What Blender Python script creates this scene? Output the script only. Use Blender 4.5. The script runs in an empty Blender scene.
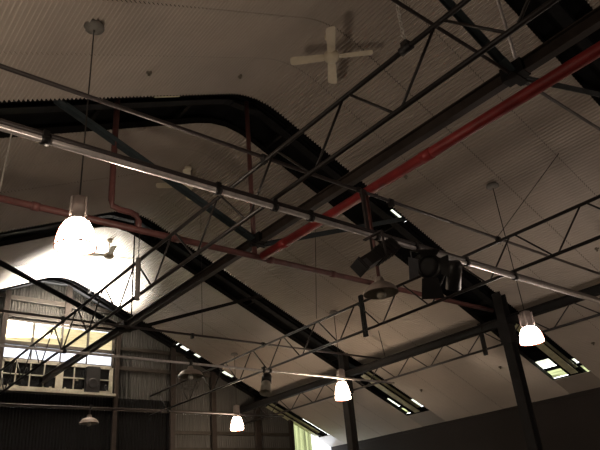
import bpy, math, random
from mathutils import Vector, Matrix
random.seed(4)
S = bpy.context.scene
COL = S.collection
U = 4.0                       # one bay unit in metres; camera stands at the origin, lens 1.6 m up
EYE = 1.6
def W(x, y, z): return Vector((U*x, U*y, U*z + EYE))

# ------------------------------------------------------------------ materials
def mat(name, col, rough=.6, metal=0, var=.0, scale=3.0, spec=.5, bump=0, col2=None, stretch=None):
    m = bpy.data.materials.new(name); m.use_nodes = True
    nt = m.node_tree; n = nt.nodes; l = nt.links
    b = n['Principled BSDF']
    b.inputs['Roughness'].default_value = rough
    b.inputs['Metallic'].default_value = metal
    b.inputs['Specular IOR Level'].default_value = spec
    tc = n.new('ShaderNodeTexCoord'); no = n.new('ShaderNodeTexNoise')
    no.inputs['Scale'].default_value = scale; no.inputs['Detail'].default_value = 6
    if stretch:
        mp = n.new('ShaderNodeMapping'); mp.inputs['Scale'].default_value = stretch
        l.new(tc.outputs['Object'], mp.inputs[0]); l.new(mp.outputs[0], no.inputs[0])
    else:
        l.new(tc.outputs['Object'], no.inputs[0])
    r = n.new('ShaderNodeValToRGB')
    c2 = col2 or [c*(1-var) for c in col]
    r.color_ramp.elements[0].position = .35; r.color_ramp.elements[1].position = .68
    r.color_ramp.elements[0].color = (*c2, 1); r.color_ramp.elements[1].color = (*col, 1)
    l.new(no.outputs[0], r.inputs[0]); l.new(r.outputs[0], b.inputs['Base Color'])
    if bump:
        bp = n.new('ShaderNodeBump'); bp.inputs['Strength'].default_value = bump
        bp.inputs['Distance'].default_value = .01
        l.new(no.outputs[0], bp.inputs['Height']); l.new(bp.outputs[0], b.inputs['Normal'])
    return m
def emit(name, col, strength):
    m = bpy.data.materials.new(name); m.use_nodes = True
    nt = m.node_tree; nt.nodes.clear()
    o = nt.nodes.new('ShaderNodeOutputMaterial'); e = nt.nodes.new('ShaderNodeEmission')
    e.inputs[0].default_value = (*col, 1); e.inputs[1].default_value = strength
    nt.links.new(e.outputs[0], o.inputs[0]); return m
def transl(name, col, var=.3, scale=6., stretch=(1, 1, 1)):
    m = bpy.data.materials.new(name); m.use_nodes = True
    nt = m.node_tree; n = nt.nodes; l = nt.links; n.clear()
    o = n.new('ShaderNodeOutputMaterial'); t = n.new('ShaderNodeBsdfTranslucent'); d = n.new('ShaderNodeBsdfDiffuse')
    mx = n.new('ShaderNodeMixShader'); mx.inputs[0].default_value = .25
    tc = n.new('ShaderNodeTexCoord'); mp = n.new('ShaderNodeMapping'); mp.inputs['Scale'].default_value = stretch
    no = n.new('ShaderNodeTexNoise'); no.inputs['Scale'].default_value = scale; no.inputs['Detail'].default_value = 4
    r = n.new('ShaderNodeValToRGB')
    r.color_ramp.elements[0].position = .35; r.color_ramp.elements[1].position = .65
    r.color_ramp.elements[0].color = (*[c*(1-var) for c in col], 1); r.color_ramp.elements[1].color = (*col, 1)
    l.new(tc.outputs['Object'], mp.inputs[0]); l.new(mp.outputs[0], no.inputs[0]); l.new(no.outputs[0], r.inputs[0])
    l.new(r.outputs[0], t.inputs[0]); l.new(r.outputs[0], d.inputs[0])
    l.new(t.outputs[0], mx.inputs[1]); l.new(d.outputs[0], mx.inputs[2]); l.new(mx.outputs[0], o.inputs[0])
    return m
M = dict(
    lining = mat('lining_sheet', (.56, .50, .445), .27, 0, .13, .9, .7),
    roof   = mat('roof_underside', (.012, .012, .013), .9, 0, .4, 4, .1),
    dark   = mat('dark_steel', (.013, .012, .012), .65, 0, .35, 8, .2),
    rafter = mat('rafter_steel', (.010, .010, .011), .7, 0, .4, 5, .15),
    truss  = mat('truss_steel', (.022, .018, .017), .42, 0, .4, 9, .4),
    galv   = mat('galvanised_tube', (.92, .87, .87), .26, .25, .25, 14),
    dtube  = mat('dark_tube', (.060, .048, .048), .45, .2, .3, 9),
    red    = mat('red_pipe_paint', (.36, .035, .035), .45, 0, .35, 5),
    dred   = mat('dull_red_paint', (.16, .062, .058), .5, 0, .35, 6),
    blue   = mat('bluegrey_paint', (.042, .057, .066), .5, 0, .3, 6),
    beam   = mat('brown_steel', (.045, .034, .029), .6, 0, .35, 5, .3),
    wallr  = mat('dark_wall_lining', (.028, .022, .020), .85, 0, .2, 1.5),
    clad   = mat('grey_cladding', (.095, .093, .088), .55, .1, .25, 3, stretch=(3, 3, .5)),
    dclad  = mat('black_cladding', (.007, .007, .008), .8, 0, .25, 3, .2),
    floor  = mat('floor_concrete', (.15, .135, .12), .7, 0, .3, 2, bump=.2),
    timber = mat('timber_frame', (.055, .045, .036), .7, 0, .35, 8),
    cream  = mat('cream_paint', (.40, .375, .31), .6, 0, .3, 9),
    black  = mat('black_housing', (.018, .017, .018), .45, 0, .3, 10),
    greyp  = mat('grey_panel', (.10, .10, .105), .5, 0, .3, 10),
    fan    = mat('fan_white', (.80, .72, .56), .45, 0, .12, 6),
    lamph  = mat('lamp_housing', (.42, .36, .34), .4, .3, .2, 8),
    dish   = mat('dish_enamel', (.40, .33, .29), .45, 0, .25, 8),
    dishin = mat('dish_inside', (.34, .31, .25), .35, .1, .3, 8),
    cord   = mat('cord_black', (.03, .026, .024), .6, 0, .2, 10),
    wire   = mat('steel_wire', (.82, .79, .74), .3, .25, .2, 12),
    pane   = mat('dark_pane', (.014, .015, .016), .2, 0, .4, 6),
    rim    = mat('shade_rim', (.55, .16, .10), .4, 0, .2, 10),
    head   = mat('sprinkler_brass', (.20, .175, .14), .45, .5, .2, 10),
    louvre = transl('louvre_glass', (.66, .60, .45), .3, 5, (.6, 1, 14)),
    frost  = transl('frosted_glass', (.75, .76, .80), .3, 5),
    fibre  = transl('green_fibreglass', (.20, .21, .10), .7, 1.5, (6, 1, .25)),
    rose   = mat('dull_grey', (.20, .19, .175), .5, 0, .2, 8),
    strip  = transl('strip_fibreglass', (.16, .16, .155), .6, 3, (1, 1, .6)),
    foot   = mat('pale_timber_and_daylight', (.75, .74, .50), .55, 0, .3, 6),  # pale timber colour; on the rafter ends it paints in daylight
    fibrew = transl('pale_fibreglass', (.45, .46, .34), .5, 5),
    bulb   = emit('bulb_glow', (1, .93, .75), 9),
    gl1    = emit('lit_shade_warm', (1.0, .81, .62), 46),
    gl2    = emit('lit_shade_amber', (1.0, .76, .54), 32),
    gl4    = emit('lit_shade_dim', (1.0, .80, .64), 7),
    gl3    = emit('lit_shade_pink', (1.0, .83, .70), 34),
)

# ------------------------------------------------------------------ mesh helper
class MB:
    def __init__(s): s.v = []; s.f = []; s.sm = []
    def add(s, vs, fs, smooth=False):
        o = len(s.v); s.v += [tuple(v) for v in vs]; s.f += [tuple(i+o for i in f) for f in fs]
        s.sm += [smooth]*len(fs); return s
    def box(s, c, sz, rot=None, bev=0):
        h = Vector(sz)/2; c = Vector(c)
        vs = []
        for i in (-1, 1):
            for j in (-1, 1):
                for k in (-1, 1):
                    p = Vector((i*h.x, j*h.y, k*h.z))
                    if rot: p = rot @ p
                    vs.append(c+p)
        return s.add(vs, [(0,1,3,2),(4,6,7,5),(0,4,5,1),(2,3,7,6),(0,2,6,4),(1,5,7,3)])
    @staticmethod
    def frame(a, b, up=None):
        d = (Vector(b)-Vector(a)); L = d.length; d.normalize()
        u = Vector(up) if up else (Vector((0, 0, 1)) if abs(d.z) < .95 else Vector((0, 1, 0)))
        x = d.cross(u).normalized(); y = x.cross(d).normalized(); return d, x, y, L
    def bar(s, a, b, w, h, up=None):       # rectangular bar; w across, h along 'up'
        a = Vector(a); b = Vector(b); d, x, y, L = s.frame(a, b, up)
        vs = [p + x*i*w/2 + y*j*h/2 for p in (a, b) for i, j in ((-1,-1),(1,-1),(1,1),(-1,1))]
        return s.add(vs, [(0,3,2,1),(4,5,6,7),(0,1,5,4),(1,2,6,5),(2,3,7,6),(3,0,4,7)])
    def ibeam(s, a, b, w, h, t=.012, up=None):
        a = Vector(a); b = Vector(b); d, x, y, L = s.frame(a, b, up)
        s.bar(a+y*(h/2-t/2), b+y*(h/2-t/2), w, t, up); s.bar(a-y*(h/2-t/2), b-y*(h/2-t/2), w, t, up)
        return s.bar(a, b, t, h-2*t, up)
    def angle(s, a, b, w, t=.008, up=None):
        a = Vector(a); b = Vector(b); d, x, y, L = s.frame(a, b, up)
        s.bar(a+y*(w/2), b+y*(w/2), w, t, up)
        return s.bar(a+x*(w/2), b+x*(w/2), t, w, up)
    def tube(s, pts, r, n=12, closed=False):
        pts = [Vector(p) for p in pts]; m = len(pts); rings = []
        for i, p in enumerate(pts):
            if closed: d = pts[(i+1) % m]-pts[i-1]
            else: d = pts[min(i+1, m-1)]-pts[max(i-1, 0)]
            d.normalize()
            u = Vector((0, 0, 1)) if abs(d.z) < .9 else Vector((0, 1, 0))
            x = d.cross(u).normalized(); y = x.cross(d).normalized()
            rings.append([p + x*r*math.cos(2*math.pi*k/n) + y*r*math.sin(2*math.pi*k/n) for k in range(n)])
        vs = [v for R in rings for v in R]; fs = []
        for i in range(m if closed else m-1):
            for k in range(n):
                j = (i+1) % m
                fs.append((i*n+k, i*n+(k+1) % n, j*n+(k+1) % n, j*n+k))
        s.add(vs, fs, True)
        if not closed:
            o = len(s.v)-len(vs)
            s.f += [tuple(o+k for k in range(n))[::-1], tuple(o+(m-1)*n+k for k in range(n))]; s.sm += [False]*2
        return s
    def lathe(s, c, prof, n=28, axis=None):   # prof: [(r, z)], around z or a given axis through c
        c = Vector(c); q = Vector((0, 0, 1)).rotation_difference(Vector(axis)).to_matrix() if axis else Matrix.Identity(3)
        vs = []; m = len(prof)
        for r, z in prof:
            for k in range(n):
                a = 2*math.pi*k/n
                vs.append(c + q @ Vector((max(r, 1e-4)*math.cos(a), max(r, 1e-4)*math.sin(a), z)))
        fs = [(i*n+k, i*n+(k+1) % n, (i+1)*n+(k+1) % n, (i+1)*n+k) for i in range(m-1) for k in range(n)]
        return s.add(vs, fs, True)
    def build(s, name, material, parent=None, origin=None):
        me = bpy.data.meshes.new(name)
        o = Vector(origin) if origin is not None else Vector((0, 0, 0))
        me.from_pydata([Vector(v)-o for v in s.v], [], s.f); me.update()
        for p, q in zip(me.polygons, s.sm): p.use_smooth = q
        me.materials.append(material)
        ob = bpy.data.objects.new(name, me); COL.objects.link(ob)
        ob.location = o
        if parent: ob.parent = parent; ob.location = o - parent.matrix_basis.translation if parent.parent is None else o
        return ob
def tag(o, label=None, cat=None, group=None, kind=None):
    if label: o['label'] = label
    if cat: o['category'] = cat
    if group: o['group'] = group
    if kind: o['kind'] = kind
    return o
def thing(name, loc, label, cat, group=None):
    e = bpy.data.objects.new(name, None); e.empty_display_size = .1; COL.objects.link(e); e.location = Vector(loc)
    return tag(e, label, cat, group)
def part(name, mb, m, parent):
    """mesh given in world coordinates; parent is an unrotated Empty or a part standing at its own location"""
    me = bpy.data.meshes.new(name)
    off = Vector((0, 0, 0)); p = parent
    while p: off += p.location; p = p.parent
    me.from_pydata([Vector(v)-off for v in mb.v], [], mb.f); me.update()
    for q, w in zip(me.polygons, mb.sm): q.use_smooth = w
    me.materials.append(m)
    ob = bpy.data.objects.new(name, me); COL.objects.link(ob); ob.parent = parent
    return ob
def struct(name, mb, m, parent=None):
    o = mb.build(name, m) if parent is None else part(name, mb, m, parent)
    if parent is None: o['kind'] = 'structure'
    return o
def copy_tree(o, parent=None):
    c = o.copy(); COL.objects.link(c); c.parent = parent
    for ch in list(o.children): copy_tree(ch, c)
    return c

# ------------------------------------------------------------------ roof profile (units)
XA, ZA, SR, SL, RW = 1.345, 1.778, .447, .465, .15
XL, XW = -1.23, 3.92           # left and right wall
def zc(x):
    d = x-XA; s = SR if d > 0 else SL
    d = abs(d)
    return ZA - s*(d*d/(2*RW)+RW/2) if d < RW else ZA - s*d
BAYS = [(-.40, .523), (.72, 1.78), (2.03, 3.05), (3.28, 4.19)]
SLOTS = [(.523, .72), (1.78, 2.03), (3.05, 3.28), (4.19, 4.38)]
YE = 4.38                      # far wall
YB = -.42                      # back wall
SLOT_END = 3.755               # lining is continuous past here
def lining_points(x0, x1, pitch=.062, amp=.021):
    step = pitch/8; out = []; s = 0; x = x0
    while x < x1:
        z = zc(x); e = 1e-3
        t = Vector((U*2*e, 0, U*(zc(x+e)-zc(x-e)))).normalized(); nrm = Vector((-t.z, 0, t.x))
        p = W(x, 0, z) + nrm*amp*math.sin(2*math.pi*s/pitch); out.append((p.x, p.z))
        x += step*t.x/U; s += step
    return out
LP = lining_points(XL, XW)
for i, (y0, y1) in enumerate(BAYS):
    mb = MB(); k = 4; h = (y1-y0)/k
    for j in range(k):
        a, b = U*(y0+j*h)+(.004 if j else 0), U*(y0+(j+1)*h)-(.004 if j < k-1 else 0)
        lift = .004*(j % 2)
        vs = [(x, y, z+lift) for y in (a, b) for x, z in LP]; n = len(LP)
        mb.add(vs, [(q, q+1, n+q+1, n+q) for q in range(n-1)], True)
    struct('ceiling', mb, M['lining'])
# lining strip that closes each slot near the walls, and thin dark edge trims along the slots
def prof(x0, x1, n=60): return [x0+(x1-x0)*i/n for i in range(n+1)]
for i, (y0, y1) in enumerate(SLOTS):
    mb = MB()
    for xa, xb in ((XL, -1.06), (SLOT_END, XW)):
        mb.bar(W((xa), (y0+y1)/2, zc(xa)), W(xb, (y0+y1)/2, zc(xb)), U*(y1-y0), .012)
    struct('ceiling', mb, M['lining'])
    mb = MB()
    for y in (y0, y1):
        if y > 4.3: continue
        xs = prof(-1.06, SLOT_END)
        vs = []
        for x in xs: vs += [W(x, y, zc(x)-.001), W(x, y, zc(x)+.03), W(x, y+.002, zc(x)+.03), W(x, y+.002, zc(x)-.001)]
        mb.add(vs, [(4*q+e, 4*q+(e+1) % 4, 4*q+4+(e+1) % 4, 4*q+4+e) for q in range(len(xs)-1) for e in range(4)])
    struct('trim_%d' % (i+1), mb, M['dark'])
# outer roof, with holes where daylight comes in
HOLES = [  # y0, y1, x0, x1, material
    (1.79, 1.855, 3.70, 3.76, 'fibrew'), (1.79, 1.855, 3.78, 3.87, 'fibre'), (1.96, 2.075, 3.64, 3.735, 'fibrew'), (1.96, 2.075, 3.755, 3.85, 'fibre'),
    (1.835, 1.862, 2.235, 2.345, 'fibrew'), (1.915, 1.94, 1.16, 1.19, 'fibre'),
    (3.13, 3.215, 3.68, 3.80, 'fibrew'), (3.30, 3.40, 3.60, 3.73, 'fibrew'), (3.30, 3.40, 3.745, 3.84, 'fibre'), (3.13, 3.145, 2.25, 2.31, 'fibre'),
    (4.30, 4.37, 2.32, 2.35, 'fibrew'), (4.30, 4.37, 2.37, 2.44, 'fibrew'), (4.30, 4.37, 2.49, 2.55, 'fibrew'), (4.30, 4.37, 2.76, 2.86, 'fibrew'),
    (4.25, 4.33, 3.56, 3.86, 'fibre'),
]
RH = .07                      # outer roof above the lining
def zr(x): return zc(x)+RH
xs = sorted(set([XL-.05, XW+.05] + prof(XL, XW, 40) + [h[2] for h in HOLES] + [h[3] for h in HOLES]))
ys = sorted(set([YB-.03, YE+.03] + [h[0] for h in HOLES] + [h[1] for h in HOLES] + [y for s in SLOTS for y in s]))
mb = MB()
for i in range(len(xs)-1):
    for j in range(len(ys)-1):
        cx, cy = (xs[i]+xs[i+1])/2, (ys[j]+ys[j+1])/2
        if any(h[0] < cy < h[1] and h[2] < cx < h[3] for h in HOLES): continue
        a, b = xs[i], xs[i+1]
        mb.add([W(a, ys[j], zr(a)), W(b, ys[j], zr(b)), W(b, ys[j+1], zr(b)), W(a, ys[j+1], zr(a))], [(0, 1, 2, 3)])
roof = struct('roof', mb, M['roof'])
for x in (-.9, -.5, -.1, .3, .7, 1.1, 1.59, 1.95, 2.31, 2.67, 3.03, 3.39):
    mb = MB(); z = zr(x)-.018
    mb.bar(W(x, YB, z), W(x, YE, z), .06, .09); part('purlin', mb, M['dark'], roof)
for n_, (y0, y1, x0, x1, mk) in enumerate(HOLES):
    mb = MB(); q = prof(x0, x1, 8)
    for a, b in zip(q, q[1:]):
        mb.add([W(a, y0, zr(a)+.004), W(b, y0, zr(b)+.004), W(b, y1, zr(b)+.004), W(a, y1, zr(a)+.004)], [(0, 1, 2, 3)])
    o = struct('window_%d' % (n_+2), mb, M[mk])
    mb = MB()
    for x in (x0, x1): mb.bar(W(x, y0, zr(x)-.004), W(x, y1, zr(x)-.004), .03, .03)
    for y in (y0, y1): mb.bar(W(x0, y, zr(x0)-.004), W(x1, y, zr(x1)-.004), .03, .03)
    part('frame', mb, M['rafter'], o)

# ------------------------------------------------------------------ walls and floor
mb = MB(); mb.box((U*(XL+XW)/2, U*(YB+YE)/2, -.05), (U*(XW-XL)+.4, U*(YE-YB)+.4, .1)); struct('floor', mb, M['floor'])
zw = U*.69+EYE
mb = MB(); mb.box((U*XW+.06, U*(YB+YE)/2, zw/2), (.12, U*(YE-YB)+.2, zw))
mb.box((U*XW-.01, U*(YB+YE)/2, U*.61+EYE), (.03, U*(YE-YB)-.1, .06))
struct('wall_right', mb, M['wallr'])
zl = U*(zc(XL)+RH)+EYE
mb = MB(); mb.box((U*XL-.06, U*(YB+YE)/2, zl/2), (.12, U*(YE-YB)+.2, zl)); struct('wall_left', mb, M['wallr'])
mb = MB(); q = prof(XL-.02, XW+.02, 30)
for a, b in zip(q, q[1:]):
    mb.add([(U*a, U*YB, 0), (U*b, U*YB, 0), W(b, YB, zr(b)), W(a, YB, zr(a))], [(0, 1, 2, 3)])
struct('wall_back', mb, M['wallr'])
# far wall: upright corrugated cladding around the window
def clad(mb, x0, x1, zb, zt, y=YE, pitch=.085, amp=.014):
    n = max(6, int(U*(x1-x0)/pitch*6)); vs = []
    for i in range(n+1):
        x = x0+(x1-x0)*i/n; d = amp*max(-.75, min(.75, 1.3*math.sin(2*math.pi*U*x/pitch)))
        for z in (zb(x) if callable(zb) else zb, zt(x) if callable(zt) else zt):
            p = W(x, y, z); p.y += d; vs.append(p)
    mb.add(vs, [(2*i, 2*i+2, 2*i+3, 2*i+1) for i in range(n)], True)
WX0, WX1, WZ0, WZ1 = 1.04, 1.825, .965, 1.445
Z0 = -EYE/U
mb = MB()
clad(mb, XL, WX1, WZ1, zr); clad(mb, XL, WX0, .86, WZ1); clad(mb, WX1, 3.46, .86, zr)
clad(mb, 2.31, 3.46, Z0, .86)
far = struct('wall_far', mb, M['clad'])
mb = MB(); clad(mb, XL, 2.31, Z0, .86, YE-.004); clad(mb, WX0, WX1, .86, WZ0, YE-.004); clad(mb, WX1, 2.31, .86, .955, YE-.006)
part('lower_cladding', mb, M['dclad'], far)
mb = MB(); clad(mb, 3.46, 3.70, Z0, zr); part('translucent_cladding', mb, M['fibre'], far)
for x, wd in ((1.872, .020), (1.893, .012), (1.925, .014), (1.962, .010)):
    mb = MB(); mb.box(W(x, YE-.008, 1.16), (U*wd, .012, U*.37)); part('light_strip', mb, M['strip'], far)
mb = MB(); clad(mb, 3.70, XW, Z0, zr); part('clear_sheet', mb, M['frost'], far)
for (x0, z0, x1, z1, w, h) in [(XL, 1.625, 2.02, 1.60, .07, .12), (WX1, 1.325, 3.46, 1.325, .06, .11), (WX1, 1.175, 3.46, 1.175, .06, .11),
                               (XL, .875, 3.2, .875, .06, .10), (2.31, .722, 3.46, .722, .07, .10), (2.31, .60, 3.46, .60, .07, .10), (XL, 1.478, 1.9, 1.478, .10, .07)]:
    m_ = MB(); m_.bar(W(x0, YE-.014, z0), W(x1, YE-.014, z1), w, h); part('girt', m_, M['timber'], far)
for (x, z0, z1, w) in [(1.035, Z0, zc(1.03)+.02, .14), (1.455, 1.45, zc(1.45)+.03, .16), (1.85, Z0, 1.52, .12), (2.31, Z0, 1.37, .16), (2.675, Z0, 1.20, .16), (3.10, Z0, 1.02, .2), (3.455, Z0, .86, .14)]:
    m_ = MB(); m_.bar(W(x, YE-.03, z0), W(x, YE-.03, z1), w, .10, (0, 1, 0)); part('post', m_, M['beam'], far)

# window in the far wall
win = bpy.data.objects.new('window_1', None); COL.objects.link(win); win.location = W((WX0+WX1)/2, YE-.01, WZ0); win['kind'] = 'structure'
yw = YE-.012
splits = [1.045, 1.235, 1.435, 1.625, 1.82]
mb = MB()
for x in (splits[0], splits[-1]): mb.bar(W(x, yw, WZ0), W(x, yw, WZ1), .06, .10, (0, 1, 0))
for z, h in ((WZ1, .05), (1.287, .10), (1.176, .06)): mb.bar(W(WX0, yw, z), W(WX1, yw, z), .10, h)
for x in splits[1:-1]: mb.bar(W(x, yw, 1.287), W(x, yw, WZ1), .05, .08, (0, 1, 0))
for x in splits[1:-1]: mb.bar(W(x, yw, 1.176), W(x, yw, 1.287), .03, .06, (0, 1, 0))
part('window_frame', mb, M['timber'], win)
for a, b in zip(splits, splits[1:]):
    mb = MB(); k = 9
    for i in range(k):
        z = 1.307+(WZ1-.012-1.307)*(i+.5)/k; c = W((a+b)/2, yw+.006, z)
        mb.box(c, (U*(b-a)-.05, .004, .070), Matrix.Rotation(math.radians(30), 3, 'X'))
    part('louvre_bank', mb, M['louvre'], win)
for a, b in zip(splits, splits[1:]):
    mb = MB(); mb.box(W((a+b)/2, yw+.006, 1.232), (U*(b-a)-.02, .006, U*.095)); part('pane', mb, M['frost'], win)
for x0, x1 in ((1.055, 1.425), (1.45, 1.81)):
    z0, z1 = .985, 1.165; fr = MB()
    for x in (x0, x1): fr.bar(W(x, yw-.01, z0), W(x, yw-.01, z1), .10, .06, (0, 1, 0))
    for z in (z0, z1): fr.bar(W(x0, yw-.01, z), W(x1, yw-.01, z), .06, .09)
    for i in (1, 2, 3): fr.bar(W(x0+(x1-x0)*i/4, yw-.01, z0), W(x0+(x1-x0)*i/4, yw-.01, z1), .03, .04, (0, 1, 0))
    fr.bar(W(x0, yw-.01, (z0+z1)/2), W(x1, yw-.01, (z0+z1)/2), .04, .03)
    f = part('casement', fr, M['cream'], win)
    pn = MB(); pn.box(W((x0+x1)/2, yw-.004, (z0+z1)/2), (U*(x1-x0), .006, U*(z1-z0))); part('pane', pn, M['pane'], f)
    for i in range(9):
        ch = MB(); x = x0+(x1-x0)*(.06+.88*random.random()); z = random.choice((z0+.014, (z0+z1)/2-.006, (z0+z1)/2-.01))
        ch.box(W(x, yw-.0065, z), (.03+.05*random.random(), .003, .02+.05*random.random()))
        if i < 6: part('paint_chip', ch, M['cream'], f)
mb = MB(); mb.box(W((WX0+WX1)/2, yw-.025, WZ0), (U*(WX1-WX0)+.1, .24, .07)); part('window_sill', mb, M['cream'], win)

# ------------------------------------------------------------------ rafters and columns
def rafter(y, label):
    t = thing('roof_rafter', W(XA, y, zc(XA)), label, 'rafter')
    z_ = lambda x: zc(x)+.036
    for sgn, xe in ((-1, XL), (1, XW)):
        q = [XA + (xe-XA)*f for f in (0, .02, .04, .065, .5, 1)]; mb = MB()
        for a, b in zip(q, q[1:]): mb.ibeam(W(a, y, z_(a)), W(b, y, z_(b)), .17, .13, .014)
        part('rafter_leg', mb, M['rafter'], t)
    mb = MB(); mb.ibeam(W(3.22, y, z_(3.22)-.012), W(3.75, y, z_(3.75)-.012), .19, .16, .016); part('rafter_daylit_end', mb, M['foot'], t)  # low end in a paler colour: daylight on the flange, painted in
    mb = MB(); mb.box(W(XA, y, z_(XA)-.02), (.5, .14, .06)); part('apex_plate', mb, M['rafter'], t)
    return t
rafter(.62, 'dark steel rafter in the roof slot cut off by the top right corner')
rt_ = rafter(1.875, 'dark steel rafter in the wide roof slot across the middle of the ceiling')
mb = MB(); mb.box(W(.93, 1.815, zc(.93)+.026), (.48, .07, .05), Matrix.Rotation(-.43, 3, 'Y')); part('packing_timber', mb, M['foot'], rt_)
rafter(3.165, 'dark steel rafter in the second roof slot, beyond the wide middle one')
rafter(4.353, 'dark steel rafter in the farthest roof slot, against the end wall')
def column(y, label):
    x = 2.93; b = Vector((U*x, U*y, 0))
    t = thing('steel_column', b, label, 'column')
    zt = zc(x)*U+EYE-.02
    mb = MB(); mb.ibeam(b+Vector((0, 0, .02)), b+Vector((0, 0, zt)), .21, .21, .018, (1, 0, 0)); part('shaft', mb, M['dark'], t)
    mb = MB(); mb.box(b+Vector((0, 0, .012)), (.42, .42, .025)); part('base_plate', mb, M['dark'], t)
    mb = MB(); mb.box(b+Vector((0, 0, U*.835+EYE)), (.26, .26, .44)); part('head_bracket', mb, M['dark'], t)
column(1.77, 'thick dark steel column at the lower right, behind the pink pendant lamp')
column(3.06, 'thinner looking dark steel column just right of the amber pendant lamp')

# ------------------------------------------------------------------ ridge beam, tie pipes, braces
mb = MB(); mb.ibeam(W(1.33, YB, 1.045), W(1.33, YE-.01, 1.045), .10, .16, .014)
t = thing('steel_beam', W(1.33, .6, 1.045), 'long brown steel beam running above the bright red pipe', 'beam')
part('beam_shaft', mb, M['beam'], t)
for y in (.6, 1.8, 3.05):
    mb = MB(); mb.box(W(1.33, y, 1.045), (.15, .26, .17)); mb.box(W(1.33, y, 1.023), (.30, .10, .012)); part('gusset', mb, M['dark'], t)
t = thing('sprinkler_main', W(1.36, .6, .988), 'thick bright red pipe running diagonally under the brown beam', 'pipe')
mb = MB(); mb.tube([W(1.36, YB, .985), W(1.36, 1.812, .985)], .070, 16); part('pipe_run', mb, M['red'], t)
for y in (.18, .95, 1.68):
    mb = MB(); mb.tube([W(1.36, y-.02, .985), W(1.36, y+.02, .985)], .076, 16); part('coupling', mb, M['red'], t)
t = thing('cross_pipe', W(1.0, 1.83, 1.0), 'dull red pipe crossing level from the left edge with two upright risers', 'pipe')
mb = MB(); mb.tube([W(-.24, 1.83, .985), W(2.93, 1.83, .985)], .048, 14); part('pipe_run', mb, M['dred'], t)
for x in (.48, .98, 1.41, 1.75, 2.02, 2.4):
    mb = MB(); mb.tube([W(x-.012, 1.83, .985), W(x+.012, 1.83, .985)], .060, 14); part('coupling', mb, M['dred'], t)
mb = MB(); mb.tube([W(.728, 1.83, zc(.728)+.02), W(.728, 1.83, 1.075), W(.735, 1.83, 1.055), W(.76, 1.83, 1.047), W(.80, 1.83, 1.047), W(.825, 1.83, 1.04), W(.832, 1.83, 1.02), W(.832, 1.83, .985)], .045, 12); part('riser', mb, M['dred'], t)
mb = MB(); mb.tube([W(1.332, 1.83, zc(1.332)+.01), W(1.332, 1.83, .985)], .040, 12); part('riser', mb, M['dred'], t)
def brace(p, q, w, m, label, name='roof_brace', cat='brace', grp=None):
    t = thing(name, W(*p), label, cat, grp)
    mb = MB(); mb.angle(W(*p), W(*q), w) if w > .045 else mb.tube([W(*p), W(*q)], w/2, 10)
    part('brace_bar', mb, m, t)
    d = (W(*q)-W(*p)).normalized(); mb = MB()
    mb.bar(W(*q)-d*.16, W(*q)+d*.02, w*1.5, .014); part('end_plate', mb, m, t)
    mb = MB(); mb.bar(W(*p)-d*.02, W(*p)+d*.16, w*1.5, .014); part('end_plate', mb, m, t)
brace((1.31, 1.81, 1.05), (.50, 1.81, zc(.50)+.02), .085, M['blue'], 'blue-grey sloping brace left of the middle red riser')
brace((1.355, 1.81, 1.03), (2.28, 1.81, zc(2.28)+.02), .085, M['blue'], 'blue-grey sloping brace right of the end of the bright red pipe')
brace((1.31, .60, 1.04), (.60, .62, zc(.6)+.02), .075, M['blue'], 'blue-grey sloping brace reaching the top edge, left of the upright grey bar')
brace((1.36, .60, 1.03), (2.3, .62, zc(2.3)), .085, M['blue'], 'blue-grey brace running to the right edge near the top right corner')
brace((1.31, 3.06, 1.04), (.45, 3.06, zc(.45)+.02), .075, M['dark'], 'dark brace at the left edge below the glaring lamp')
brace((1.355, 3.06, 1.03), (2.28, 3.06, zc(2.28)+.02), .075, M['dark'], 'dark brace rising right from the far node of the brown beam to the second slot')
brace((1.36, .60, 1.06), (1.36, .60, zc(1.36)), .04, M['galv'], 'upright grey hanger bar above the near node of the brown beam', 'hanger_rod', 'rod')
brace((1.37, 3.06, 1.06), (1.37, 3.06, zc(1.37)), .035, M['dark'], 'thin dark hanger rod dropping from the ridge of the second slot', 'hanger_rod', 'rod')
brace((-.24, .60, 1.03), (2.93, .60, 1.03), .036, M['dtube'], 'thin brown tie rod crossing the upper right corner', 'tie_rod', 'rod')

# ------------------------------------------------------------------ lattice girders
def girder(name, x, zb, zt, y_first, pitch, label, rtop=.025, rbot=.025, beam=False, plates=(), yend=YE-.02):
    t = thing(name, W(x, .5, zb), label, 'girder')
    mb = MB()
    if beam: mb.ibeam(W(x, YB, zt), W(x, yend, zt), .14, .175, .016)
    else: mb.tube([W(x, YB, zt), W(x, yend, zt)], rtop, 10)
    part('top_chord', mb, M['dark'] if beam else M['truss'], t)
    mb = MB(); mb.tube([W(x, YB, zb), W(x, yend, zb)], rbot, 10); part('bottom_chord', mb, M['truss'], t)
    y = y_first
    zt_ = zt - (.022 if beam else 0)
    while y > YB+pitch: y -= pitch
    while y + pitch < yend:
        for a, b in ((y+.010, y+pitch/2-.010), (y+pitch-.010, y+pitch/2+.010)):
            mb = MB(); mb.tube([W(x, a, zt_), W(x, b, zb)], .0135, 8); part('web_bar', mb, M['truss'], t)
        y += pitch
    for yp, wd in plates:
        mb = MB(); mb.bar(W(x, yp, zb-.03), W(x, yp, zt+.035), .09, .05, (1, 0, 0)); part('hanger_plate', mb, M['dark'], t)
girder('lattice_girder', .895, .79, .926, .53, .29, 'dark lattice girder running diagonally from the top edge to the window', plates=())
girder('lattice_girder', 2.01, .79, .926, 1.10, .29, 'dark lattice girder in from the right edge at mid height, left of the columns', plates=((1.93, 0),), yend=4.12)
girder('lattice_girder', 2.93, .79, .905, 1.925, .27, 'heavy topped lattice girder carried by the columns along the right side', beam=True, plates=((1.93, 0),))

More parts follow.
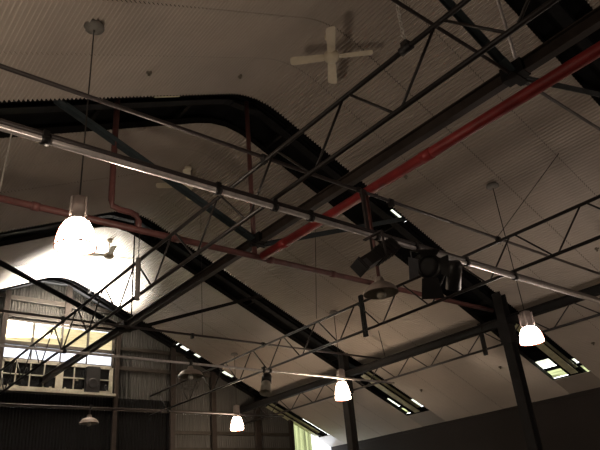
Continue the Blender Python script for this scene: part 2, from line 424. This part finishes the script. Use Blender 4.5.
# ------------------------------------------------------------------ lighting bars
CH = [.895, 2.01]
def bar_thing(y, z, r, m, label, x0=-.28, x1=2.99, clamps=(), up=None):
    t = thing('lighting_bar', W(x0, y, z), label, 'lighting bar')
    mb = MB(); mb.tube([W(x0, y, z), W(x1, y, z)], r, 14); part('tube', mb, m, t)
    for x in clamps:
        mb = MB(); mb.tube([W(x-.008, y, z), W(x+.008, y, z)], r+.016, 12)
        mb.box(W(x, y, z)+Vector((0, 0, (up or 1)*(r+.02))), (.05, .07, .07)); part('clamp', mb, M['black'], t)
    return t
t = bar_thing(1.13, .7655, .029, M['galv'], 'bright galvanised lighting bar crossing the whole picture above the spotlights', clamps=(.30, .72, .895, 1.02, 1.28, 1.46, 1.72, 2.01))
mb = MB(); mb.tube([W(-.28, 1.13, .779), W(2.99, 1.13, .779)], .026, 12); part('cable_tube', mb, M['dtube'], t)
bar_thing(1.16, .9385, .022, M['dtube'], 'thin dark pipe crossing above and parallel to the bright lighting bar', clamps=(.895, 1.28, 1.41, 2.01), up=-1)
bar_thing(2.68, .7735, .024, M['galv'], 'grey lighting bar crossing in front of the window to the amber lamp', clamps=(.895, 1.52, 1.966, 2.01))
bar_thing(2.73, .9385, .022, M['dtube'], 'thin dark pipe above the grey bar, behind the small hanging dish lamp', clamps=(.895, 1.56, 2.01), up=-1)
bar_thing(3.85, .7735, .022, M['dtube'], 'low far lighting bar just under the window sill line', clamps=(.895, 1.48, 2.01))
t = thing('bar_post', W(1.262, 1.145, .78), 'short grey post joining the two crossing pipes above the box spotlight', 'post')
mb = MB(); mb.bar(W(1.262, 1.145, .785), W(1.262, 1.145, .932), .05, .03, (0, 1, 0)); part('post_bar', mb, M['dtube'], t)
mb = MB(); mb.tube([W(1.254, 1.158, .9385), W(1.270, 1.158, .9385)], .036, 12); part('post_clamp', mb, M['black'], t)

# ------------------------------------------------------------------ pendant lamps (lit)
def pendant(x, y, ztop, zmid, zbot, glow, label, off=False):
    zceil = zc(x); a = W(x, y, zceil)
    t = thing('pendant_lamp', a, label, 'pendant lamp', 'lit bell pendants')
    mb = MB(); mb.lathe(a, [(0, .0), (.10, 0), (.115, -.03), (.115, -.055), (.03, -.085), (0, -.085)], 24); part('ceiling_rose', mb, M['rose'], t)
    zt, zm, zb = [U*v+EYE for v in (ztop, zmid, zbot)]
    mb = MB(); mb.tube([a+Vector((0, 0, -.06)), Vector((a.x, a.y, zt))], .008, 8); part('cord', mb, M['cord'], t)
    h = zt-zm
    mb = MB(); mb.lathe((a.x, a.y, zm-.02), [(0, h+.02), (.03, h+.02), (.085, h), (.09, h*.5), (.085, 0), (.10, -.01), (0, -.01)], 24)
    for k in range(4):
        an = k*math.pi/2+.4; c = Vector((a.x+.10*math.cos(an), a.y+.10*math.sin(an), zm+h/2)); mb.bar(c-Vector((0, 0, h/2)), c+Vector((0, 0, h*.35)), .012, .03)
    part('lamp_housing', mb, M['lamph'], t)
    H = zm-zb; pr = [(.085, 0), (.118, -.10*H), (.155, -.35*H), (.178, -.65*H), (.192, -H)]
    mb = MB(); mb.lathe((a.x, a.y, zm-.02), pr, 32); sh = part('shade', mb, glow, t)
    c = Vector((a.x, a.y, zb-.02))
    mb = MB(); mb.tube([c+Vector((.194*math.cos(k*math.pi/16), .194*math.sin(k*math.pi/16), 0)) for k in range(32)], .009, 6, True)
    for an in (.9, 3.0, 5.1):
        mb.tube([Vector((a.x+(r+.006)*math.cos(an), a.y+(r+.006)*math.sin(an), zm-.02+z)) for r, z in pr], .005, 6)
    part('wire_frame', mb, M['rim'], sh)
    mb = MB(); mb.lathe((a.x, a.y, zm-.04), [(.001, -.24), (.04, -.22), (.055, -.16), (.045, -.08), (.025, 0)], 16); part('bulb', mb, M['bulb'], t)
    return t
pendant(.461, 1.365, .789, .728, .655, M['gl1'], 'glaring lit pendant lamp at the left, in front of the bright ceiling')
pendant(2.318, 1.30, .731, .667, .602, M['gl3'], 'lit pinkish pendant lamp at the right, in front of the thick column')
pendant(2.60, 2.752, .849, .776, .672, M['gl2'], 'lit amber pendant lamp in the middle, beside the thinner column')
pendant(2.575, 3.87, .843, .764, .672, M['gl2'], 'lit pendant lamp farthest away, low in front of the end wall cladding')
pendant(.10, 2.75, .849, .776, .68, M['gl4'], 'added unseen pendant lamp on the left side of the hall, outside the picture, second row')  # this and the next two: unseen lamps added for brightness, positions guessed
pendant(.46, .12, .80, .735, .655, M['gl4'], 'added unseen pendant lamp overhead outside the picture, left of the near girder')
pendant(2.32, .10, .75, .68, .60, M['gl3'], 'added unseen pendant lamp outside the picture beyond the right edge')

pendant(-.40, .66, .70, .635, .555, M['gl1'], 'added unseen pendant lamp low over the left aisle, outside the picture')  # unseen lamp added to brighten the near bar and upper left ceiling
pendant(3.38, .72, .60, .535, .455, M['gl2'], 'added unseen pendant lamp low over the right aisle, outside the picture')  # invented lamp out of view, added to brighten the lower right ceiling

# ------------------------------------------------------------------ unlit dish lamps on the bars
def dish(x, y, zbar, zdish, label, r=.21, stem=None, cage=False):
    top = W(x, y, zbar); c = W(x, y, zdish)
    t = thing('dish_lamp', top, label, 'dish lamp', 'unlit dish lamps')
    mb = MB(); mb.tube([top, c+Vector((0, 0, .14))], .022, 10); part('stem', mb, stem or M['dtube'], t)
    mb = MB(); mb.lathe(c, [(0, .19), (.045, .19), (.06, .155), (.06, .125), (r*.5, .112), (r*.78, .075), (r*.94, .03), (r, 0), (r+.006, -.012)], 32); part('shade', mb, M['dish'], t)
    mb = MB(); mb.lathe(c, [(r, -.010), (r*.75, .05), (r*.45, .085), (0, .09)], 32); rf = part('reflector', mb, M['dishin'], t)
    mb = MB(); mb.lathe(c, [(.03, .03), (.05, -.01), (.055, -.045), (.035, -.075), (.001, -.085)], 16); part('bulb', mb, M['wire'] if cage else M['cream'], rf)
    if cage:
        mb = MB()
        for k in range(8):
            an = k*math.pi/4; mb.tube([c+Vector((rr*math.cos(an), rr*math.sin(an), z)) for rr, z in ((r*.8, -.01), (r*.78, -.12), (r*.6, -.24), (.0, -.28))], .004, 6)
        for rr, z in ((r*.78, -.12), (r*.6, -.24)): mb.tube([c+Vector((rr*math.cos(k*math.pi/10), rr*math.sin(k*math.pi/10), z)) for k in range(20)], .004, 6, True)
        part('wire_guard', mb, M['dtube'], t)
dish(1.302, 1.165, .932, .603, 'unlit dish lamp with a bare bulb hanging under the box spotlight', .205, M['dred'])
dish(1.52, 2.68, .768, .712, 'unlit dish lamp with a wire guard hanging from the grey bar beside the skylights', .25, cage=True)
dish(1.475, 3.85, .768, .683, 'small unlit dish lamp hanging below the window at the lower left', .23)

# ------------------------------------------------------------------ ceiling fans
def fan(x, y, zhub, angs, label):
    a = W(x, y, zc(x)); c = W(x, y, zhub)
    t = thing('ceiling_fan', a, label, 'ceiling fan', 'ceiling fans along the ridge')
    mb = MB(); mb.lathe(a, [(0, 0), (.075, 0), (.07, -.05), (.03, -.09), (0, -.09)], 20); part('canopy', mb, M['fan'], t)
    mb = MB(); mb.tube([a+Vector((0, 0, -.07)), c+Vector((0, 0, .08))], .014, 10); part('rod', mb, M['fan'], t)
    mb = MB(); mb.lathe(c, [(0, .10), (.05, .09), (.115, .055), (.125, 0), (.11, -.045), (.05, -.075), (0, -.08)], 28); part('motor', mb, M['fan'], t)
    for an in angs:
        d = Vector((math.cos(an), math.sin(an), 0)); s = Vector((-math.sin(an), math.cos(an), 0)); up = Vector((0, 0, 1))
        mb = MB(); vs = []
        st = [(.10, .045), (.13, .058), (.20, .064), (.40, .070), (.60, .075), (.64, .062), (.65, .02)]
        for r, w in st:
            for sg in (-1, 1):
                for dz in (-.004, .004): vs.append(c + d*r + s*sg*w + up*(sg*w*.22+dz))
        fs = []
        for i in range(len(st)-1):
            o = 4*i; fs += [(o, o+4, o+6, o+2), (o+1, o+3, o+7, o+5), (o, o+1, o+5, o+4), (o+2, o+6, o+7, o+3)]
        fs += [(0, 2, 3, 1), (4*len(st)-4, 4*len(st)-3, 4*len(st)-1, 4*len(st)-2)]
        mb.add(vs, fs); bl = part('blade', mb, M['fan'], t)
        mb = MB(); mb.bar(c+d*.09-up*.012, c+d*.24-up*.012, .04, .008); part('blade_iron', mb, M['fan'], bl)
def angto(c, p): return math.atan2(p[1]-c[1], p[0]-c[0])
a0 = angto((1.363, 1.291), (1.478, 1.416))
fan(1.365, 1.295, 1.635, [a0+k*math.pi/2 for k in range(4)], 'ceiling fan nearest the camera, at the top centre of the ceiling')
a0 = -.2
fan(1.38, 3.455, 1.63, [a0+k*math.pi/2 for k in range(4)], 'ceiling fan against the glowing ceiling above the end wall')
a0 = angto((1.337, 2.373), (1.448, 2.551))
fan(1.375, 2.44, 1.635, [a0+k*math.pi/2 for k in range(4)], 'dim ceiling fan half hidden behind the bright lighting bar')

# ------------------------------------------------------------------ stage lights
def rotz_to(d):
    d = Vector(d).normalized(); return Vector((1, 0, 0)).rotation_difference(d).to_matrix()
# profile spotlight, lens end down left
t = thing('profile_spotlight', W(1.295, 1.13, .70), 'black box-shaped profile spotlight hanging from the bright bar', 'spotlight')
c = W(1.240, 1.095, .686); ax = (W(1.139, 1.085, .620)-W(1.324, 1.105, .737)).normalized(); Rm = rotz_to(ax)
mb = MB(); mb.box(c-ax*.13, (.46, .15, .17), Rm)
for k in range(5): mb.box(c-ax*(.31-.09*k), (.02, .165, .185), Rm)
part('body', mb, M['black'], t)
mb = MB(); mb.box(c+ax*.28, (.42, .14, .14), Rm); part('lens_tube', mb, M['black'], t)
mb = MB(); mb.box(c+ax*.47, (.02, .17, .17), Rm); part('colour_frame', mb, M['black'], t)
mb = MB(); mb.box(c+ax*.40+Vector((0, -.072, .01)), (.10, .006, .10), Rm); part('label_plate', mb, M['greyp'], t)
mb = MB(); mb.lathe(c-ax*.34, [(0, .09), (.05, .08), (.075, .03), (.08, -.04), (0, -.04)], 20, -ax); part('lamp_cap', mb, M['black'], t)
yk = Vector((c.x, c.y, U*.752+EYE)); mb = MB()
for s_ in (-1, 1): mb.bar(c+Vector((0, s_*.098, -.02)), Vector((c.x, c.y+s_*.098, yk.z)), .035, .008, (0, 1, 0))
mb.bar(yk-Vector((0, .10, 0)), yk+Vector((0, .20, 0)), .05, .012); part('yoke', mb, M['dtube'], t)
# fresnel with barn doors
t = thing('fresnel_spotlight', W(1.52, 1.13, .71), 'black round-faced spotlight with barn doors, right of the box spotlight', 'spotlight')
c = W(1.452, 1.095, .692); ax = Vector((-.52, -.70, -.48)).normalized()
mb = MB(); mb.lathe(c, [(0, -.26), (.09, -.25), (.13, -.20), (.135, -.05), (.145, 0), (.145, .08), (.132, .08), (.13, .02), (0, .02)], 28, ax); part('body', mb, M['black'], t)
mb = MB(); mb.lathe(c, [(.125, .04), (.10, .06), (.05, .072), (0, .075)], 24, ax); part('lens', mb, M['greyp'], t)
mb = MB(); mb.lathe(c, [(.132, .075), (.158, .075), (.158, .10), (.132, .10), (.132, .075)], 28, ax); part('rim', mb, M['black'], t)
sx = ax.cross(Vector((0, 0, 1))).normalized(); sy = sx.cross(ax).normalized()
for v, m_, ln in ((sx, 'greyp', .14), (-sx, 'black', .10), (sy, 'black', .08), (-sy, 'black', .26)):
    w = v.cross(ax).normalized(); p0 = c+ax*.10+v*.14; p1 = p0+(ax*.35+v*.80).normalized()*ln
    mb = MB(); vs = [p0-w*.10, p0+w*.10, p1+w*.14, p1-w*.14]; n_ = (vs[1]-vs[0]).cross(vs[3]-vs[0]).normalized()*.004
    mb.add([q-n_ for q in vs]+[q+n_ for q in vs], [(0,3,2,1),(4,5,6,7),(0,1,5,4),(1,2,6,5),(2,3,7,6),(3,0,4,7)])
    part('barn_door', mb, M[m_], t)
b0 = c-ax*.08; zy = U*.752+EYE
mb = MB()
for s_ in (-1, 1): q = b0+sx*s_*.155; mb.bar(q, Vector((q.x, q.y, zy)), .04, .008, sx)
mb.bar(Vector((b0.x, b0.y, zy))-sx*.16, Vector((b0.x, b0.y, zy))+sx*.16, .04, .012)
part('yoke', mb, M['dtube'], t)
t = thing('parcan_spotlight', W(1.63, 1.13, .73), 'small black spotlight behind the round-faced one, further along the bar', 'spotlight')
c = W(1.66, 1.15, .715); ax = Vector((.35, .55, -.75)).normalized()
mb = MB(); mb.lathe(c, [(0, -.22), (.07, -.21), (.10, -.15), (.105, .18), (.095, .18), (.09, -.05), (0, -.05)], 24, ax); part('body', mb, M['black'], t)
mb = MB(); mb.bar(c+Vector((0, 0, .08)), Vector((c.x, U*1.13, U*.757+EYE)), .05, .02); part('yoke', mb, M['dtube'], t)
# cream spotlight on the grey bar
t = thing('small_spotlight', W(1.966, 2.68, .73), 'small cream and black spotlight hanging from the grey bar left of the amber lamp', 'spotlight')
c = W(1.965, 2.66, .70); ax = Vector((-.35, -.25, -.9)).normalized()
mb = MB(); mb.lathe(c-ax*.12, [(0, -.12), (.08, -.11), (.11, -.05), (.11, .10), (0, .10)], 20, ax); part('body', mb, M['black'], t)
mb = MB(); mb.lathe(c, [(.085, -.04), (.10, .0), (.125, .24), (.115, .24), (.09, .02), (0, .02)], 20, ax); part('snoot', mb, M['cream'], t)
mb = MB(); mb.bar(c-ax*.14, W(1.966, 2.68, .765), .05, .02); part('yoke', mb, M['black'], t)
# loudspeaker on the sill
t = thing('loudspeaker', W(1.66, yw-.03, WZ0+.01), 'dark loudspeaker standing on the window sill at its right end', 'loudspeaker')
c = W(1.665, yw-.032, 0); z0 = U*(WZ0)+EYE+.036
mb = MB(); mb.box((c.x, c.y, z0+.36), (.40, .15, .70)); mb.box((c.x, c.y, z0+.36), (.36, .17, .74)); part('cabinet', mb, M['black'], t)
mb = MB(); mb.lathe((c.x, c.y-.088, z0+.25), [(.001, .0), (.10, .006), (.14, .015), (.15, 0)], 24, (0, -1, 0)); part('cone', mb, M['black'], t)

# ------------------------------------------------------------------ chain, hanging tube, wires, rods
t = thing('hanging_chain', W(.895, .622, .95), 'short steel chain and hook hanging to the near girder at the top edge', 'chain')
mb = MB(); top = W(.893, .622, zc(.893)); bot = W(.895, .622, .965); L = (top-bot).length
mb.tube([top, bot+Vector((0, 0, .36))], .006, 6); part('wire', mb, M['wire'], t)
for i in range(7):
    mb = MB(); cc = bot+Vector((0, 0, .06+.045*i)); d = Vector((1, 0, 0)) if i % 2 else Vector((0, 1, 0))
    mb.tube([cc + d*.016*math.cos(k*math.pi/6) + Vector((0, 0, .032*math.sin(k*math.pi/6))) for k in range(12)], .006, 6, True); part('link', mb, M['wire'], t)
mb = MB(); mb.tube([bot+Vector((.03*math.sin(a), 0, .03*math.cos(a)-.0)) for a in [k*.5 for k in range(10)]], .008, 8); part('hook', mb, M['wire'], t)
mb = MB(); mb.tube([W(.895, .607, .926), W(.895, .637, .926)], .042, 12); mb.box(W(.895, .622, .939), (.05, .07, .05)); part('clamp', mb, M['black'], t)
t = thing('hanging_tube', W(.837, 1.83, .96), 'short grey tube hanging on a wire from the dull red pipe, near the far fan', 'tube')
mb = MB(); mb.tube([W(.837, 1.83, .985), W(.837, 1.83, .875)], .007, 6); part('wire', mb, M['cord'], t)
mb = MB(); mb.tube([W(.837, 1.83, .877), W(.837, 1.83, .725)], .034, 12); part('tube', mb, M['rose'], t)
def wire(p, q, label, r=.006, name='stay_wire', cat='wire', m='cord'):
    mb = MB(); mb.tube([W(*p), W(*q)], r, 6); o = mb.build(name, M[m], None, W(*p)); tag(o, label, cat)
wire((2.01, 1.16, .945), (2.33, .97, zc(2.33)-.005), 'thin stay wire slanting up to the right from the crossing of pipe and girder')
wire((.235, 1.13, .762), (.215, 1.15, .25), 'thin pale cord hanging down at the left edge under the bright bar', .006, 'dangling_rope', 'cord', 'wire')
wire((2.87, 2.64, zc(2.87)), (2.92, 2.66, .93), 'thin rod hanging from the ceiling to the heavy topped girder', .010, 'hanger_rod', 'rod')
wire((2.05, 2.24, zc(2.05)), (2.01, 2.26, .945), 'thin wire from a ceiling fixing down to the mid height girder')
wire((1.62, 2.73, .945), (1.62, 2.73, zc(1.62)), 'thin wire hanging from the ceiling to the dark pipe above the guarded dish lamp')
for x, y, lb in [(.752, 1.612, 'small sprinkler head on the upper left ceiling'), (1.166, 1.637, 'small sprinkler head on the ceiling left of the nearest fan, above the slot'),
                 (3.518, 1.606, 'small sprinkler head near the right edge beside the pink lamp'), (3.502, 2.225, 'small sprinkler head on the right ceiling left of the thick column'),
                 (3.512, 2.904, 'small sprinkler head beside the second slot end, right of the thinner column'), (2.063, 1.583, 'small sprinkler head on the ceiling right of the bright red pipe'),
                 (2.056, 2.193, 'small sprinkler head on the ceiling below the blue-grey right brace'), (3.14, 3.72, 'small sprinkler head on the far right ceiling left of the amber lamp'),
                 (2.888, 1.168, 'small sprinkler head at the right edge between the girder chords')]:
    a = W(x, y, zc(x)); t = thing('ceiling_sprinkler', a, lb, 'sprinkler', 'ceiling sprinkler heads')
    mb = MB(); mb.lathe(a, [(0, .01), (.04, .005), (.04, -.026), (.016, -.03), (.014, -.055), (0, -.055)], 14); part('body', mb, M['head'], t)
    mb = MB(); mb.lathe(a, [(0, -.055), (.022, -.057), (.022, -.062), (0, -.064)], 14); part('deflector', mb, M['head'], t)

# ------------------------------------------------------------------ light
w = bpy.data.worlds.new('World'); S.world = w; w.use_nodes = True
bg = w.node_tree.nodes['Background']; bg.inputs[0].default_value = (.93, .97, 1, 1); bg.inputs[1].default_value = 5.0
def area(name, loc, d, sx, sy, power, col):
    l = bpy.data.lights.new(name, 'AREA'); l.shape = 'RECTANGLE'; l.size = sx; l.size_y = sy; l.energy = power; l.color = col
    o = bpy.data.objects.new(name, l); COL.objects.link(o); o.location = loc
    o.rotation_euler = Vector(d).to_track_quat('-Z', 'Y').to_euler(); return o
wl = area('window_daylight', W(1.36, YE-.05, 1.33), (-.08, -.44, .89), 2.7, .45, 760, (1, .95, .84)); wl.data.spread = math.radians(94)

# ------------------------------------------------------------------ camera
cd = bpy.data.cameras.new('Camera'); cam = bpy.data.objects.new('Camera', cd); COL.objects.link(cam)
yaw, pitch, roll = math.radians(40.90843616), math.radians(26.12343409), math.radians(-5.29357465)
fwd = Vector((math.sin(yaw)*math.cos(pitch), math.cos(yaw)*math.cos(pitch), math.sin(pitch)))
rt = Vector((math.cos(yaw), -math.sin(yaw), 0)); up = rt.cross(fwd)
r_ = rt*math.cos(roll)+up*math.sin(roll); u_ = -rt*math.sin(roll)+up*math.cos(roll)
m = Matrix((r_, u_, -fwd)).transposed().to_4x4(); m.translation = W(0, 0, 0)
cam.matrix_world = m
cd.sensor_width = 36; cd.lens = 613.926/600*36; cd.clip_start = .05
S.camera = cam
S.view_settings.view_transform = 'Standard'; S.view_settings.look = 'None'
S.view_settings.exposure = .52; S.view_settings.gamma = 1
